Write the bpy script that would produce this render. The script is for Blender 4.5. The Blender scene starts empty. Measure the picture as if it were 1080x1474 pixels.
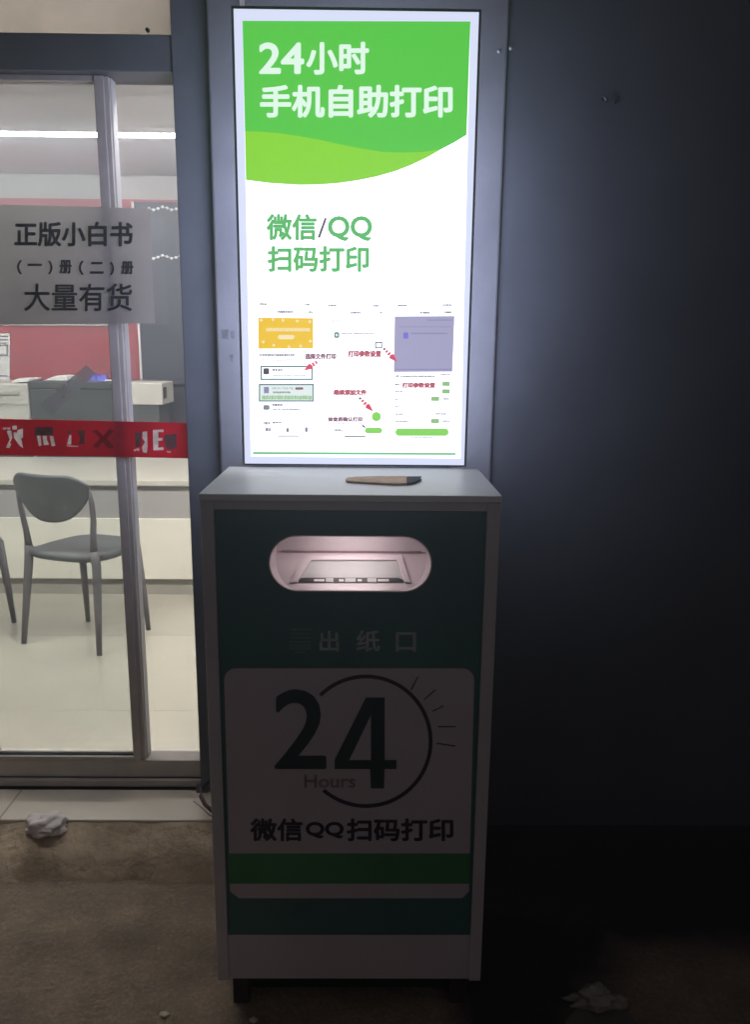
import bpy, bmesh, math, random
from mathutils import Vector, Matrix, noise
random.seed(7)
sc = bpy.context.scene
COL = sc.collection

# ------------------------------------------------------------------ camera
FPX = 1147.2                                   # focal length in photo pixels (1080 x 1474)
CAM = Vector((0.0316, -1.5548, 1.4962))
FWD = Vector((0.01075881, 0.97803423, -0.20816648))
RGT = Vector((0.99991613, -0.00902185, 0.00929175))
UPV = Vector((-0.0072096, 0.20824899, 0.97804927))
cd = bpy.data.cameras.new('camera')
cd.sensor_fit = 'VERTICAL'; cd.sensor_height = 36.0; cd.lens = FPX / 1474 * 36.0
cd.clip_start = 0.05; cd.clip_end = 400
co = bpy.data.objects.new('camera', cd); COL.objects.link(co)
co.matrix_world = Matrix(((RGT.x, UPV.x, -FWD.x, CAM.x), (RGT.y, UPV.y, -FWD.y, CAM.y),
                          (RGT.z, UPV.z, -FWD.z, CAM.z), (0, 0, 0, 1)))
sc.camera = co

# ------------------------------------------------------------------ night sky, exposure
wd = bpy.data.worlds.new('World'); sc.world = wd; wd.use_nodes = True
bg = wd.node_tree.nodes['Background']
bg.inputs[0].default_value = (1.0, 0.86, 0.82, 1); bg.inputs[1].default_value = 0.084
sc.view_settings.view_transform = 'Standard'; sc.view_settings.look = 'None'
sc.view_settings.exposure = 0; sc.view_settings.gamma = 1
sc.cycles.max_bounces = 10; sc.cycles.transparent_max_bounces = 12
sc.cycles.sample_clamp_indirect = 4.0


# ------------------------------------------------------------------ helpers
def ray(px, py):
    return FWD + RGT * ((px - 540) / FPX) - UPV * ((py - 737) / FPX)

def P(px, py, y):                              # photo pixel -> point on the vertical plane Y = y
    v = ray(px, py); return CAM + v * ((y - CAM.y) / v.y)

def PZ(px, py, z):                             # photo pixel -> point on the level plane Z = z
    v = ray(px, py); return CAM + v * ((z - CAM.z) / v.z)

def lin(c):
    return tuple(((v / 255) / 12.92 if v / 255 <= .04045 else ((v / 255 + .055) / 1.055) ** 2.4) for v in c)

def mat(name, col, rough=.5, var=.0, scale=6., bump=0., bscale=40., metal=0., spec=.5, col2=None, detail=6.):
    m = bpy.data.materials.new(name); m.use_nodes = True
    nt = m.node_tree; b = nt.nodes['Principled BSDF']
    b.inputs['Roughness'].default_value = rough; b.inputs['Metallic'].default_value = metal
    b.inputs['Specular IOR Level'].default_value = spec
    tc = nt.nodes.new('ShaderNodeTexCoord')
    c1 = tuple(min(1, v * (1 - var)) for v in col); c2 = col2 or tuple(min(1, v * (1 + var)) for v in col)
    n = nt.nodes.new('ShaderNodeTexNoise'); n.inputs['Scale'].default_value = scale; n.inputs['Detail'].default_value = detail
    n.inputs['Roughness'].default_value = .62
    nt.links.new(tc.outputs['Object'], n.inputs['Vector'])
    r = nt.nodes.new('ShaderNodeValToRGB')
    r.color_ramp.elements[0].position = .36; r.color_ramp.elements[0].color = (*c1, 1)
    r.color_ramp.elements[1].position = .66; r.color_ramp.elements[1].color = (*c2, 1)
    nt.links.new(n.outputs['Fac'], r.inputs['Fac']); nt.links.new(r.outputs['Color'], b.inputs['Base Color'])
    rr = nt.nodes.new('ShaderNodeMapRange'); rr.inputs['To Min'].default_value = max(0, rough - .07); rr.inputs['To Max'].default_value = min(1, rough + .07)
    nt.links.new(n.outputs['Fac'], rr.inputs['Value']); nt.links.new(rr.outputs['Result'], b.inputs['Roughness'])
    if bump:
        n2 = nt.nodes.new('ShaderNodeTexNoise'); n2.inputs['Scale'].default_value = bscale; n2.inputs['Detail'].default_value = 8
        nt.links.new(tc.outputs['Object'], n2.inputs['Vector'])
        bp = nt.nodes.new('ShaderNodeBump'); bp.inputs['Strength'].default_value = bump; bp.inputs['Distance'].default_value = .01
        nt.links.new(n2.outputs['Fac'], bp.inputs['Height']); nt.links.new(bp.outputs['Normal'], b.inputs['Normal'])
    return m

def emit(name, rgb, strength=1., sample=False):
    m = bpy.data.materials.new(name); m.use_nodes = True
    nt = m.node_tree; nt.nodes.remove(nt.nodes['Principled BSDF'])
    e = nt.nodes.new('ShaderNodeEmission'); e.inputs[0].default_value = (*rgb, 1); e.inputs[1].default_value = strength
    nt.links.new(e.outputs[0], nt.nodes['Material Output'].inputs[0])
    if not sample: m.cycles.emission_sampling = 'NONE'
    return m

def translucent(name, col, trans=.6, var=.08, scale=5., tcol=None, clear=0.):
    """sheet of paper or film: some light scatters back, some comes through"""
    m = bpy.data.materials.new(name); m.use_nodes = True
    nt = m.node_tree; nt.nodes.remove(nt.nodes['Principled BSDF'])
    tc = nt.nodes.new('ShaderNodeTexCoord')
    n = nt.nodes.new('ShaderNodeTexNoise'); n.inputs['Scale'].default_value = scale; n.inputs['Detail'].default_value = 7
    nt.links.new(tc.outputs['Object'], n.inputs['Vector'])
    def ramp(c):
        r = nt.nodes.new('ShaderNodeValToRGB')
        r.color_ramp.elements[0].position = .35; r.color_ramp.elements[1].position = .68
        r.color_ramp.elements[0].color = (*[v * (1 - var) for v in c], 1); r.color_ramp.elements[1].color = (*[min(1, v * (1 + var)) for v in c], 1)
        nt.links.new(n.outputs['Fac'], r.inputs['Fac']); return r
    d = nt.nodes.new('ShaderNodeBsdfDiffuse'); t = nt.nodes.new('ShaderNodeBsdfTranslucent')
    nt.links.new(ramp(col).outputs[0], d.inputs[0]); nt.links.new(ramp(tcol or col).outputs[0], t.inputs[0])
    x = nt.nodes.new('ShaderNodeMixShader'); x.inputs[0].default_value = trans
    nt.links.new(d.outputs[0], x.inputs[1]); nt.links.new(t.outputs[0], x.inputs[2])
    out = x
    if clear:
        tr = nt.nodes.new('ShaderNodeBsdfTransparent'); tr.inputs[0].default_value = (*(tcol or col), 1)
        y = nt.nodes.new('ShaderNodeMixShader'); y.inputs[0].default_value = clear
        nt.links.new(x.outputs[0], y.inputs[1]); nt.links.new(tr.outputs[0], y.inputs[2]); out = y
    nt.links.new(out.outputs[0], nt.nodes['Material Output'].inputs[0])
    return m

def glass(name, tint, refl=.06):
    m = bpy.data.materials.new(name); m.use_nodes = True
    nt = m.node_tree; nt.nodes.remove(nt.nodes['Principled BSDF'])
    tr = nt.nodes.new('ShaderNodeBsdfTransparent'); tr.inputs[0].default_value = (*tint, 1)
    g = nt.nodes.new('ShaderNodeBsdfGlossy'); g.inputs['Roughness'].default_value = .03
    fw = nt.nodes.new('ShaderNodeLayerWeight'); fw.inputs[0].default_value = .5
    pw = nt.nodes.new('ShaderNodeMath'); pw.operation = 'POWER'; pw.inputs[1].default_value = 5
    nt.links.new(fw.outputs['Facing'], pw.inputs[0])
    lw = nt.nodes.new('ShaderNodeMath'); lw.operation = 'MULTIPLY_ADD'; lw.inputs[1].default_value = .9; lw.inputs[2].default_value = .03
    nt.links.new(pw.outputs[0], lw.inputs[0])
    # dust and wiped smears on the pane
    tc = nt.nodes.new('ShaderNodeTexCoord'); mp = nt.nodes.new('ShaderNodeMapping'); mp.inputs['Scale'].default_value = (2, 2, 5); mp.inputs['Rotation'].default_value = (0, .7, 0)
    n = nt.nodes.new('ShaderNodeTexNoise'); n.inputs['Scale'].default_value = 2.2; n.inputs['Detail'].default_value = 9
    nt.links.new(tc.outputs['Object'], mp.inputs[0]); nt.links.new(mp.outputs[0], n.inputs['Vector'])
    r = nt.nodes.new('ShaderNodeMapRange'); r.inputs['From Min'].default_value = .45; r.inputs['From Max'].default_value = .8
    r.inputs['To Min'].default_value = .015; r.inputs['To Max'].default_value = .055
    nt.links.new(n.outputs['Fac'], r.inputs['Value'])
    d = nt.nodes.new('ShaderNodeBsdfDiffuse'); d.inputs[0].default_value = (.55, .55, .58, 1)
    tl = nt.nodes.new('ShaderNodeBsdfTranslucent'); tl.inputs[0].default_value = (.7, .7, .74, 1)
    dm = nt.nodes.new('ShaderNodeMixShader'); dm.inputs[0].default_value = .5
    nt.links.new(d.outputs[0], dm.inputs[1]); nt.links.new(tl.outputs[0], dm.inputs[2])
    x = nt.nodes.new('ShaderNodeMixShader'); nt.links.new(lw.outputs[0], x.inputs[0])
    nt.links.new(tr.outputs[0], x.inputs[1]); nt.links.new(g.outputs[0], x.inputs[2])
    y = nt.nodes.new('ShaderNodeMixShader'); nt.links.new(r.outputs[0], y.inputs[0])
    nt.links.new(x.outputs[0], y.inputs[1]); nt.links.new(dm.outputs[0], y.inputs[2])
    nt.links.new(y.outputs[0], nt.nodes['Material Output'].inputs[0])
    return m

def origin(o):
    v = Vector((0, 0, 0))
    while o is not None: v += o.location; o = o.parent
    return v

def tag(o, label=None, cat=None, group=None, kind=None):
    if label: o['label'] = label
    if cat: o['category'] = cat
    if group: o['group'] = group
    if kind: o['kind'] = kind
    return o

def thing(name, loc, label, cat, group=None):
    o = bpy.data.objects.new(name, None); COL.objects.link(o); o.location = loc; o.empty_display_size = .1
    return tag(o, label, cat, group)

class MB:
    """collects shapes in world coordinates and links them as one mesh object"""
    def __init__(s): s.v = []; s.f = []; s.sm = []
    def add(s, vs, fs, smooth=False):
        b = len(s.v); s.v += [Vector(v) for v in vs]; s.f += [tuple(i + b for i in f) for f in fs]; s.sm += [smooth] * len(fs); return s
    def box(s, x0, x1, y0, y1, z0, z1):
        return s.add([(x0, y0, z0), (x1, y0, z0), (x1, y1, z0), (x0, y1, z0), (x0, y0, z1), (x1, y0, z1), (x1, y1, z1), (x0, y1, z1)],
                     [(0, 3, 2, 1), (4, 5, 6, 7), (0, 1, 5, 4), (1, 2, 6, 5), (2, 3, 7, 6), (3, 0, 4, 7)])
    def prism(s, pts, off):                    # polygon swept along off
        n = len(pts); pts = [Vector(p) for p in pts]; off = Vector(off)
        return s.add(pts + [p + off for p in pts], [tuple(range(n)), tuple(range(2 * n - 1, n - 1, -1))] +
                     [(i, (i + 1) % n + 0, (i + 1) % n + n, i + n) for i in range(n)])
    def poly(s, pts): return s.add(pts, [tuple(range(len(pts)))])
    def tube(s, path, rad, n=10, flat=1.):
        path = [Vector(p) for p in path]; rings = []
        for i, p in enumerate(path):
            t = (path[min(i + 1, len(path) - 1)] - path[max(i - 1, 0)]).normalized()
            a = t.cross(Vector((0, 1, .1))).normalized(); b = t.cross(a).normalized()
            r = rad[i] if isinstance(rad, (list, tuple)) else rad
            rings.append([p + a * (r * math.cos(2 * math.pi * k / n)) + b * (r * flat * math.sin(2 * math.pi * k / n)) for k in range(n)])
        vs = [v for r in rings for v in r]; fs = []
        for i in range(len(rings) - 1):
            for k in range(n):
                fs.append((i * n + k, i * n + (k + 1) % n, (i + 1) * n + (k + 1) % n, (i + 1) * n + k))
        fs += [tuple(range(n))[::-1], tuple(range((len(rings) - 1) * n, len(rings) * n))]
        return s.add(vs, fs, True)
    def build(s, name, m, parent=None, bevel=0., local=False, base=None):
        me = bpy.data.meshes.new(name)
        if local: off = Vector((0, 0, 0)); loc = (0, 0, 0)
        elif parent is not None: off = origin(parent); loc = (0, 0, 0)
        else:
            xs = [v.x for v in s.v]; ys = [v.y for v in s.v]; zs = [v.z for v in s.v]
            off = Vector(base) if base else Vector(((min(xs) + max(xs)) / 2, (min(ys) + max(ys)) / 2, min(zs))); loc = off
        me.from_pydata([tuple(v - off) for v in s.v], [], s.f)
        me.polygons.foreach_set('use_smooth', s.sm)
        bm = bmesh.new(); bm.from_mesh(me); bmesh.ops.recalc_face_normals(bm, faces=bm.faces); bm.to_mesh(me); bm.free()
        me.materials.append(m)
        o = bpy.data.objects.new(name, me); COL.objects.link(o); o.location = loc
        if parent is not None: o.parent = parent
        if bevel:
            md = o.modifiers.new('bevel', 'BEVEL'); md.width = bevel; md.segments = 2; md.limit_method = 'ANGLE'
        return o

def rpoly(pts, y): return [P(a, b, y) for a, b in pts]
def rect(x0, y0, x1, y1): return [(x0, y0), (x1, y0), (x1, y1), (x0, y1)]
def rrect(x0, y0, x1, y1, r, n=6):
    out = []
    for cx, cy, a in ((x1 - r, y0 + r, -90), (x1 - r, y1 - r, 0), (x0 + r, y1 - r, 90), (x0 + r, y0 + r, 180)):
        for k in range(n + 1):
            t = math.radians(a + 90 * k / n); out.append((cx + r * math.cos(t), cy + r * math.sin(t)))
    return out
def frame_px(x0, y0, x1, y1, w): return [rect(x0, y0, x1, y0 + w), rect(x0, y1 - w, x1, y1), rect(x0, y0 + w, x0 + w, y1 - w), rect(x1 - w, y0 + w, x1, y1 - w)]
def flat(name, polys, y, m, parent):           # printed marks lying on the plane Y = y
    b = MB()
    for p in polys: b.poly(rpoly(p, y))
    return b.build(name, m, parent)

def each(name, items, y, m, parent):           # one mesh for each mark or line of print
    for it in items:
        flat(name, it if isinstance(it[0], list) else [it], y, m, parent)

def glyphs(s):
    c = bpy.data.curves.new('t', 'FONT'); c.body = s; c.resolution_u = 4
    o = bpy.data.objects.new('t', c); COL.objects.link(o)
    me = bpy.data.meshes.new_from_object(o.evaluated_get(bpy.context.evaluated_depsgraph_get()))
    vs = [tuple(v.co) for v in me.vertices]; fs = [tuple(p.vertices) for p in me.polygons]
    bpy.data.objects.remove(o); bpy.data.curves.remove(c); bpy.data.meshes.remove(me)
    return vs, fs

def text(name, items, y, m, parent, bold=0.):
    """items: (string, pixel box). Glyphs stretched into the box on plane Y = y; bold by overprinting."""
    b = MB()
    for s, (x0, y0, x1, y1) in items:
        vs, fs = glyphs(s)
        xs = [v[0] for v in vs]; ys = [v[1] for v in vs]; ax, bx, ay, by = min(xs), max(xs), min(ys), max(ys)
        x0 += bold; x1 -= bold; y0 += bold; y1 -= bold
        sh = [(0, 0)] if not bold else [(0, 0)] + [(bold * math.cos(a * math.pi / 4), bold * math.sin(a * math.pi / 4)) for a in range(8)]
        for k, (dx, dy) in enumerate(sh):
            b.add([P(x0 + (v[0] - ax) / (bx - ax) * (x1 - x0) + dx, y1 - (v[1] - ay) / (by - ay) * (y1 - y0) + dy, y - k * 1.5e-5) for v in vs], fs)
    return b.build(name, m, parent)

def plate(name, outer, inner, y0, thick, m, parent):
    c = bpy.data.curves.new('pl', 'CURVE'); c.dimensions = '2D'; c.fill_mode = 'BOTH'; c.extrude = thick / 2
    for pts in [outer] + inner:
        s = c.splines.new('POLY'); s.points.add(len(pts) - 1); s.use_cyclic_u = True
        for q, (a, b) in zip(s.points, pts): q.co = (a, b, 0, 1)
    o = bpy.data.objects.new('pl', c); COL.objects.link(o)
    me = bpy.data.meshes.new_from_object(o.evaluated_get(bpy.context.evaluated_depsgraph_get()))
    b = MB(); b.add([(v.co.x, y0 + thick / 2 - v.co.z, v.co.y) for v in me.vertices], [tuple(p.vertices) for p in me.polygons])
    bpy.data.objects.remove(o)
    return b.build(name, m, parent)

# ------------------------------------------------------------------ materials
M_ground = mat('rough_pavement', (.195, .150, .108), .9, .2, 7., .9, 60., col2=(.275, .205, .145), detail=12)
M_cement = mat('brown_cement', (.42, .31, .20), .9, .3, 9., .8, 45., col2=(.56, .44, .30), detail=10)
M_tile = mat('beige_step_tile', (.74, .65, .53), .35, .1, 3.)
M_tilefloor = mat('shop_floor_tile', (.40, .37, .30), .22, .07, 1.2, detail=9)
M_joint = mat('tile_joint', (.37, .335, .27), .8)
M_alu = mat('grey_aluminium', (.56, .50, .44), .5, .08, 12.)
M_alu_l = mat('pale_aluminium_edge', (.55, .53, .52), .4, .05)
M_dark_alu = mat('dark_aluminium', (.125, .132, .142), .4, .1, 8.)
M_rubber = mat('black_gasket', (.015, .015, .016), .6)
M_pillar = mat('grey_painted_pillar', (.19, .186, .19), .6, .12, 4., .15, 30.)
M_darkwall = mat('dark_stone_wall', (.080, .083, .092), .6, .14, 2.5, .12, 20.)
M_plinth = mat('black_stone_step', (.009, .008, .008), .5, .4, 8., .2, 40.)
M_wall = mat('white_shop_wall', (.50, .485, .47), .8, .03, 2.)
M_ceil = mat('shop_ceiling', (.70, .68, .67), .75, .03, 2.)
M_red = mat('red_board', (.34, .05, .06), .5, .06, 2.)
M_desk = mat('pale_desk_top', (.47, .44, .375), .4, .05, 5.)
M_apron = mat('shaded_desk_apron', (.32, .30, .28), .5, .06, 3.)  # shade on the apron is put into this darker grey
M_desk_panel = mat('cream_desk_panel', (.74, .70, .59), .5, .04, 3.)
M_kick = mat('desk_kickboard', (.30, .28, .23), .6, .06)
M_chair = mat('grey_chair_plastic', (.075, .080, .078), .5, .06, 8., .08, 60.)
M_chair_leg = mat('grey_chair_leg_plastic', (.105, .094, .094), .55, .08, 8.)
M_copier = mat('dark_copier_plastic', (.035, .040, .037), .5, .06)
M_offwhite = mat('offwhite_plastic', (.42, .40, .35), .5, .05)
M_black = mat('black_plastic', (.02, .02, .021), .5)
M_blueitem = mat('blue_plastic', (.07, .06, .42), .4, .2, 30.)
M_part = mat('slate_partition', (.026, .028, .042), .5, .08, 3.)
M_bead = mat('pale_beads', (.7, .68, .7), .3)
M_paper = mat('white_paper', (.72, .69, .66), .8, .05, 8.)
M_ink = mat('black_ink', (.015, .015, .016), .7)
M_greyink = mat('grey_ink', (.16, .16, .19), .7)
M_sign = translucent('grey_paper_sign', (.46, .42, .39), .40, .05, 6., tcol=(.27, .25, .235))
M_signink = mat('sign_ink', (.018, .018, .022), .7, .3, 30.)
M_banner = translucent('red_film', (.60, .03, .07), .6, .14, 7., tcol=(.75, .035, .08), clear=.12)
M_bannerink = translucent('white_film', (.75, .66, .64), .5, .2, 30., tcol=(.75, .68, .66))
M_bannergrey = translucent('worn_film', (.20, .13, .12), .5, .3, 40., tcol=(.20, .12, .11))
M_bannerdark = translucent('dark_red_film', (.22, .012, .02), .5, .2, 12., tcol=(.50, .02, .05))
M_transom = translucent('frosted_transom', (.42, .385, .35), .5, .13, 7., tcol=(.40, .38, .36))
M_glass = glass('door_glass', (.93, .95, .95))
M_glass2 = glass('fixed_glass', (.90, .92, .95))
M_tape = translucent('clear_tape', (.5, .5, .5), .5, .1, 10., tcol=(.7, .7, .72), clear=.72)
M_cab = mat('white_laminate', (.60, .60, .61), .45, .06, 5.)
M_cabtop = mat('white_laminate_top', (.80, .82, .83), .4, .05, 4.)
M_trim = mat('cabinet_edge_trim', (.60, .575, .61), .45, .06, 5.)
M_front = mat('dark_green_print', (.05, .16, .145), .38, .12, 4.)
M_frontwhite = mat('white_print', (.58, .52, .57), .45, .05, 4.)
M_frontgreen = mat('green_print', (.06, .26, .09), .42, .15, 5.)
M_frontblack = mat('black_print', (.010, .028, .022), .45, .2, 6.)
M_purpleblack = mat('purple_black_print', (.025, .010, .028), .5)
M_faint = mat('faint_grey_print', (.42, .46, .48), .5, .2, 30.)
M_faint2 = mat('fainter_grey_print', (.15, .27, .25), .5, .2, 30.)
M_brownprint = mat('brown_print', (.30, .19, .22), .5, .2, 30.)
M_tray = mat('white_tray_plastic', (.72, .64, .66), .35, .03, 4.)
M_tray2 = mat('grey_tray_paper', (.50, .50, .49), .6, .05, 20.)
M_foot = mat('brown_wood_foot', (.030, .018, .010), .7, .3, 12.)
M_wheel = mat('grey_caster', (.12, .11, .10), .5)
M_steel = mat('bracket_steel', (.08, .08, .085), .4, metal=.6)
M_wood = mat('pale_wood', (.62, .42, .27), .75, .18, 35.)
M_tip = mat('dark_stick_tip', (.02, .022, .035), .8, spec=.2)
M_tissue = mat('crumpled_tissue', (.78, .70, .66), .9, .06, 8.)
M_plastic = mat('dirty_plastic_litter', (.26, .23, .20), .3, .2, 20.)
M_cardboard = mat('dull_card_litter', (.10, .08, .075), .8, .2, 10.)
M_cable = mat('brown_cable', (.07, .035, .03), .5)
M_caulk = mat('white_cable', (.6, .56, .52), .5)
M_smudge = mat('old_sticker_glue', (.13, .125, .13), .8, .3, 60.)
M_pebble = mat('pale_pebble', (.5, .44, .36), .8, .2, 20.)

E_white = emit('poster_white', (.95, .975, 1.08), 1.75, True)
E_rim = emit('poster_rim', (.70, .745, .95), 1.12, True)
E_added_glow = emit('added_glow', (.66, .73, 1.06), 8.0, True)
E_green = emit('poster_green', lin((92, 207, 74)))
E_lime = emit('poster_lime', lin((142, 222, 54)))
E_head = emit('poster_headline', (.80, 1.0, .86), 1.05)
E_gtext = emit('poster_green_text', lin((92, 190, 100)))
E_gline = emit('poster_green_line', lin((120, 205, 140)))
E_g2 = emit('screen_green', lin((140, 222, 90)))
E_g3 = emit('screen_green_pale', lin((150, 200, 130)))
E_yel = emit('screen_yellow', lin((250, 204, 40)))
E_yel2 = emit('screen_cream', lin((255, 236, 190)))
E_vio = emit('screen_violet', lin((170, 166, 200)))
E_vio2 = emit('screen_violet_dark', lin((146, 140, 186)))
E_blue = emit('screen_blue', lin((120, 120, 215)))
E_teal = emit('screen_teal', lin((84, 124, 122)))
E_mint = emit('screen_mint', lin((236, 248, 246)))
E_gry = emit('screen_grey', lin((138, 138, 148)))
E_gry2 = emit('screen_grey_dark', lin((78, 76, 86)))
E_pale = emit('screen_grey_pale', lin((170, 170, 182)))
E_red = emit('screen_red', lin((226, 66, 92)))
E_rtext = emit('screen_red_text', lin((190, 84, 98)))
E_mag = emit('screen_grey_red', lin((146, 98, 110)))
E_lamp = emit('ceiling_lamp_glow', (1.0, .96, .88), 52., True)
E_added_lamp = emit('added_lamp_glow', (1.0, .95, .86), 350., True)
E_slot = emit('slot_lamp_glow', (1.0, .88, .89), 30., True)

def ground_shade():  # paints the shade beside the cabinet into the ground colour
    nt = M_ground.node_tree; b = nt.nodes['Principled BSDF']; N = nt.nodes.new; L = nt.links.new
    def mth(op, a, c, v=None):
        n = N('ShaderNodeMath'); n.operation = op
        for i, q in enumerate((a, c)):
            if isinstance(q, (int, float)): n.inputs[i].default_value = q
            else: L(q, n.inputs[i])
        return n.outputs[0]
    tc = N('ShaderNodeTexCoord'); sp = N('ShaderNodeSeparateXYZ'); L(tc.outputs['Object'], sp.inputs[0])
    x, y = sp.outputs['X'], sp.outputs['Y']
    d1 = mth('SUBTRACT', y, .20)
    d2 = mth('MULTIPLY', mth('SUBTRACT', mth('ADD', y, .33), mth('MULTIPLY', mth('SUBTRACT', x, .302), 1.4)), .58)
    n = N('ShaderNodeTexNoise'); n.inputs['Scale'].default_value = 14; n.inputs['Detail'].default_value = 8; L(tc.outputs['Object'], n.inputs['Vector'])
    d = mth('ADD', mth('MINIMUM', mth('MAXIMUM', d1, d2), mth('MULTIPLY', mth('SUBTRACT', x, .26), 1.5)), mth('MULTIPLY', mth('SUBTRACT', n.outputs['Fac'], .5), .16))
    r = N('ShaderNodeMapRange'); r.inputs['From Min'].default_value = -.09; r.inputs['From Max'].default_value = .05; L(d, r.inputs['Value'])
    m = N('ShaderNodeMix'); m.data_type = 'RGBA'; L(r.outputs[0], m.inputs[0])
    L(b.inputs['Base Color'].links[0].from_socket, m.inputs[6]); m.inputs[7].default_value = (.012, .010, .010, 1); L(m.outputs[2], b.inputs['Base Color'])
# ------------------------------------------------------------------ ground and step
def grid(x0, x1, y0, y1, nx, ny, zf):
    b = MB(); vs = []; fs = []
    for j in range(ny + 1):
        for i in range(nx + 1):
            x = x0 + (x1 - x0) * i / nx; y = y0 + (y1 - y0) * j / ny; vs.append((x, y, zf(x, y)))
    for j in range(ny):
        for i in range(nx):
            a = j * (nx + 1) + i; fs.append((a, a + 1, a + nx + 2, a + nx + 1))
    return b.add(vs, fs, True)

def ground_mat():
    m = M_ground; nt = m.node_tree; b = nt.nodes['Principled BSDF']
    tc = nt.nodes.new('ShaderNodeTexCoord')
    v = nt.nodes.new('ShaderNodeTexVoronoi'); v.inputs['Scale'].default_value = 95
    nt.links.new(tc.outputs['Object'], v.inputs['Vector'])
    r = nt.nodes.new('ShaderNodeValToRGB'); r.color_ramp.elements[0].position = .0; r.color_ramp.elements[1].position = .55
    r.color_ramp.elements[0].color = (1.7, 1.55, 1.35, 1); r.color_ramp.elements[1].color = (.62, .6, .6, 1)
    nt.links.new(v.outputs['Distance'], r.inputs['Fac'])
    old = b.inputs['Base Color'].links[0].from_socket
    mx = nt.nodes.new('ShaderNodeMix'); mx.data_type = 'RGBA'; mx.blend_type = 'MULTIPLY'; mx.inputs[0].default_value = .45
    nt.links.new(old, mx.inputs[6]); nt.links.new(r.outputs[0], mx.inputs[7]); nt.links.new(mx.outputs[2], b.inputs['Base Color'])
ground_mat(); ground_shade()
g = MB()
big = 14
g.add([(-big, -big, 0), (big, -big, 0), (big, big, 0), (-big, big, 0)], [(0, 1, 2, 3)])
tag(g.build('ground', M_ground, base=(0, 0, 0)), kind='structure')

st = MB(); st.box(-4.0, .36, .58, .745, .004, .1)
tag(st.build('doorstep', M_tile, bevel=.004), kind='structure')
def apron_z(x, y):
    t = (y - .40) / .18
    e = .030 * noise.noise(Vector((x * 3.1, 0, 1))) + .012 * noise.noise(Vector((x * 11, 0, 5)))
    tt = max(0, min(1, (t - .22 + e * 6) / (1 - .22)))
    return .004 * (t > 0.02) - .01 + .094 * (tt ** .85) + (.006 if tt > 0 else 0) + .004 * noise.noise(Vector((x * 14, y * 14, 2))) * tt
tag(grid(-4.0, .36, .40, .578, 420, 24, apron_z).build('cement_apron', M_cement, base=(0, .5, 0)), kind='structure')

# tile joints on the step
tj = MB()
for x in (-1.055, -.45 + .2, -1.85, -2.65): tj.box(x - .0025, x + .0025, .579, .746, .05, .1008)
tag(tj.build('step_joints', M_joint), kind='structure')

# ------------------------------------------------------------------ facade
pl = thing('pillar', (0, .8, 0), 'grey painted pillar behind the glowing poster box', 'pillar')
MB().box(-.386, .388, .70, .98, 0, 3.4).build('shaft', M_pillar, pl, .006)
MB().box(-.30, -.288, .694, .70, 1.9, 3.4).build('corner_strip', M_alu, pl)
for sx0, sy0, sx1, sy1 in ((318, 474, 329, 489), (331, 476, 338, 488), (330, 510, 336, 521)):
    flat('sticker_smudge', [[(sx0, sy0 + 1), (sx1, sy0), (sx1 - 1, sy1), (sx0 + 1.5, sy1 - 2)]], .6994, M_smudge, pl)
sc1 = MB()
for a, c in ((718, 75), (735, 70)): p = P(a, c, .70); sc1.tube([(p.x, .70, p.z), (p.x, .694, p.z)], .004, 8)
sc1.build('screw', M_alu_l, pl)
dw = thing('dark_wall', (2.2, .8, 0), 'dark stone wall to the right of the grey pillar', 'wall')
MB().box(.388, 6, .712, .98, 0, 3.4).build('wall_face', M_darkwall, dw)
hk = MB(); p = P(868, 142, .712); hk.tube([(p.x, .712, p.z), (p.x, .697, p.z), (p.x + .006, .687, p.z - .012)], .004, 8); hk.tube([(p.x + .03, .712, p.z - .01), (p.x + .03, .702, p.z - .01)], .003, 8)
hk.build('wall_hook', M_steel, dw)
uw = MB(); uw.box(-4.2, -.386, .76, .98, 2.62, 3.4)
tag(uw.build('upper_wall', M_darkwall), 'dark wall strip above the frosted panel over the door', 'wall')
lw_ = MB(); lw_.box(-6.2, -2.10, .76, .98, 0, 2.616)
tag(lw_.build('side_wall', M_darkwall), 'dark wall at the far left end of the shop door', 'wall')

# door frame: jambs, header, frosted panel, fixed pane, track
df = thing('door_frame', (-1.2, .8, .1), 'dark aluminium shop door frame with a fixed glass pane and frosted panel above', 'door frame')
MB().box(-.487, -.3865, .735, .86, .1, 2.62).build('jamb', M_dark_alu, df, .003)
MB().box(-2.098, -2.03, .735, .86, .1, 2.62).build('jamb', M_dark_alu, df, .003)
MB().box(-2.03, -.487, .742, .86, 2.187, 2.277).build('header', M_dark_alu, df, .003)
MB().box(-2.03, -.487, .742, .86, 2.575, 2.62).build('top_rail', M_dark_alu, df, .003)
tp = MB(); tp.box(-2.03, -.487, .800, .806, 2.277, 2.575); tp.build('frosted_panel', M_transom, df)
p = P(212, 43, .795); MB().tube([(p.x, .800, p.z), (p.x, .792, p.z)], .0055, 10).build('panel_screw', M_black, df)
MB().box(-2.03, -.487, .760, .86, .1, .124).build('track', M_alu, df, .002)
MB().box(-2.03, -.487, .775, .85, .124, .184).build('bottom_rail', M_alu, df, .003)
MB().box(-2.03, -.487, .772, .775, .1215, .1265).build('gasket', M_rubber, df)
MB().box(-2.03, -.487, .8325, .8385, .184, 2.187).build('fixed_pane', M_glass2, df)
MB().box(-.4925, -.487, .82, .85, .184, 2.187).build('pane_gasket', M_rubber, df)
ft = MB(); ft.box(-.50, -.470, .727, .735, .10, .128); ft.build('jamb_foot', M_dark_alu, df)

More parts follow.
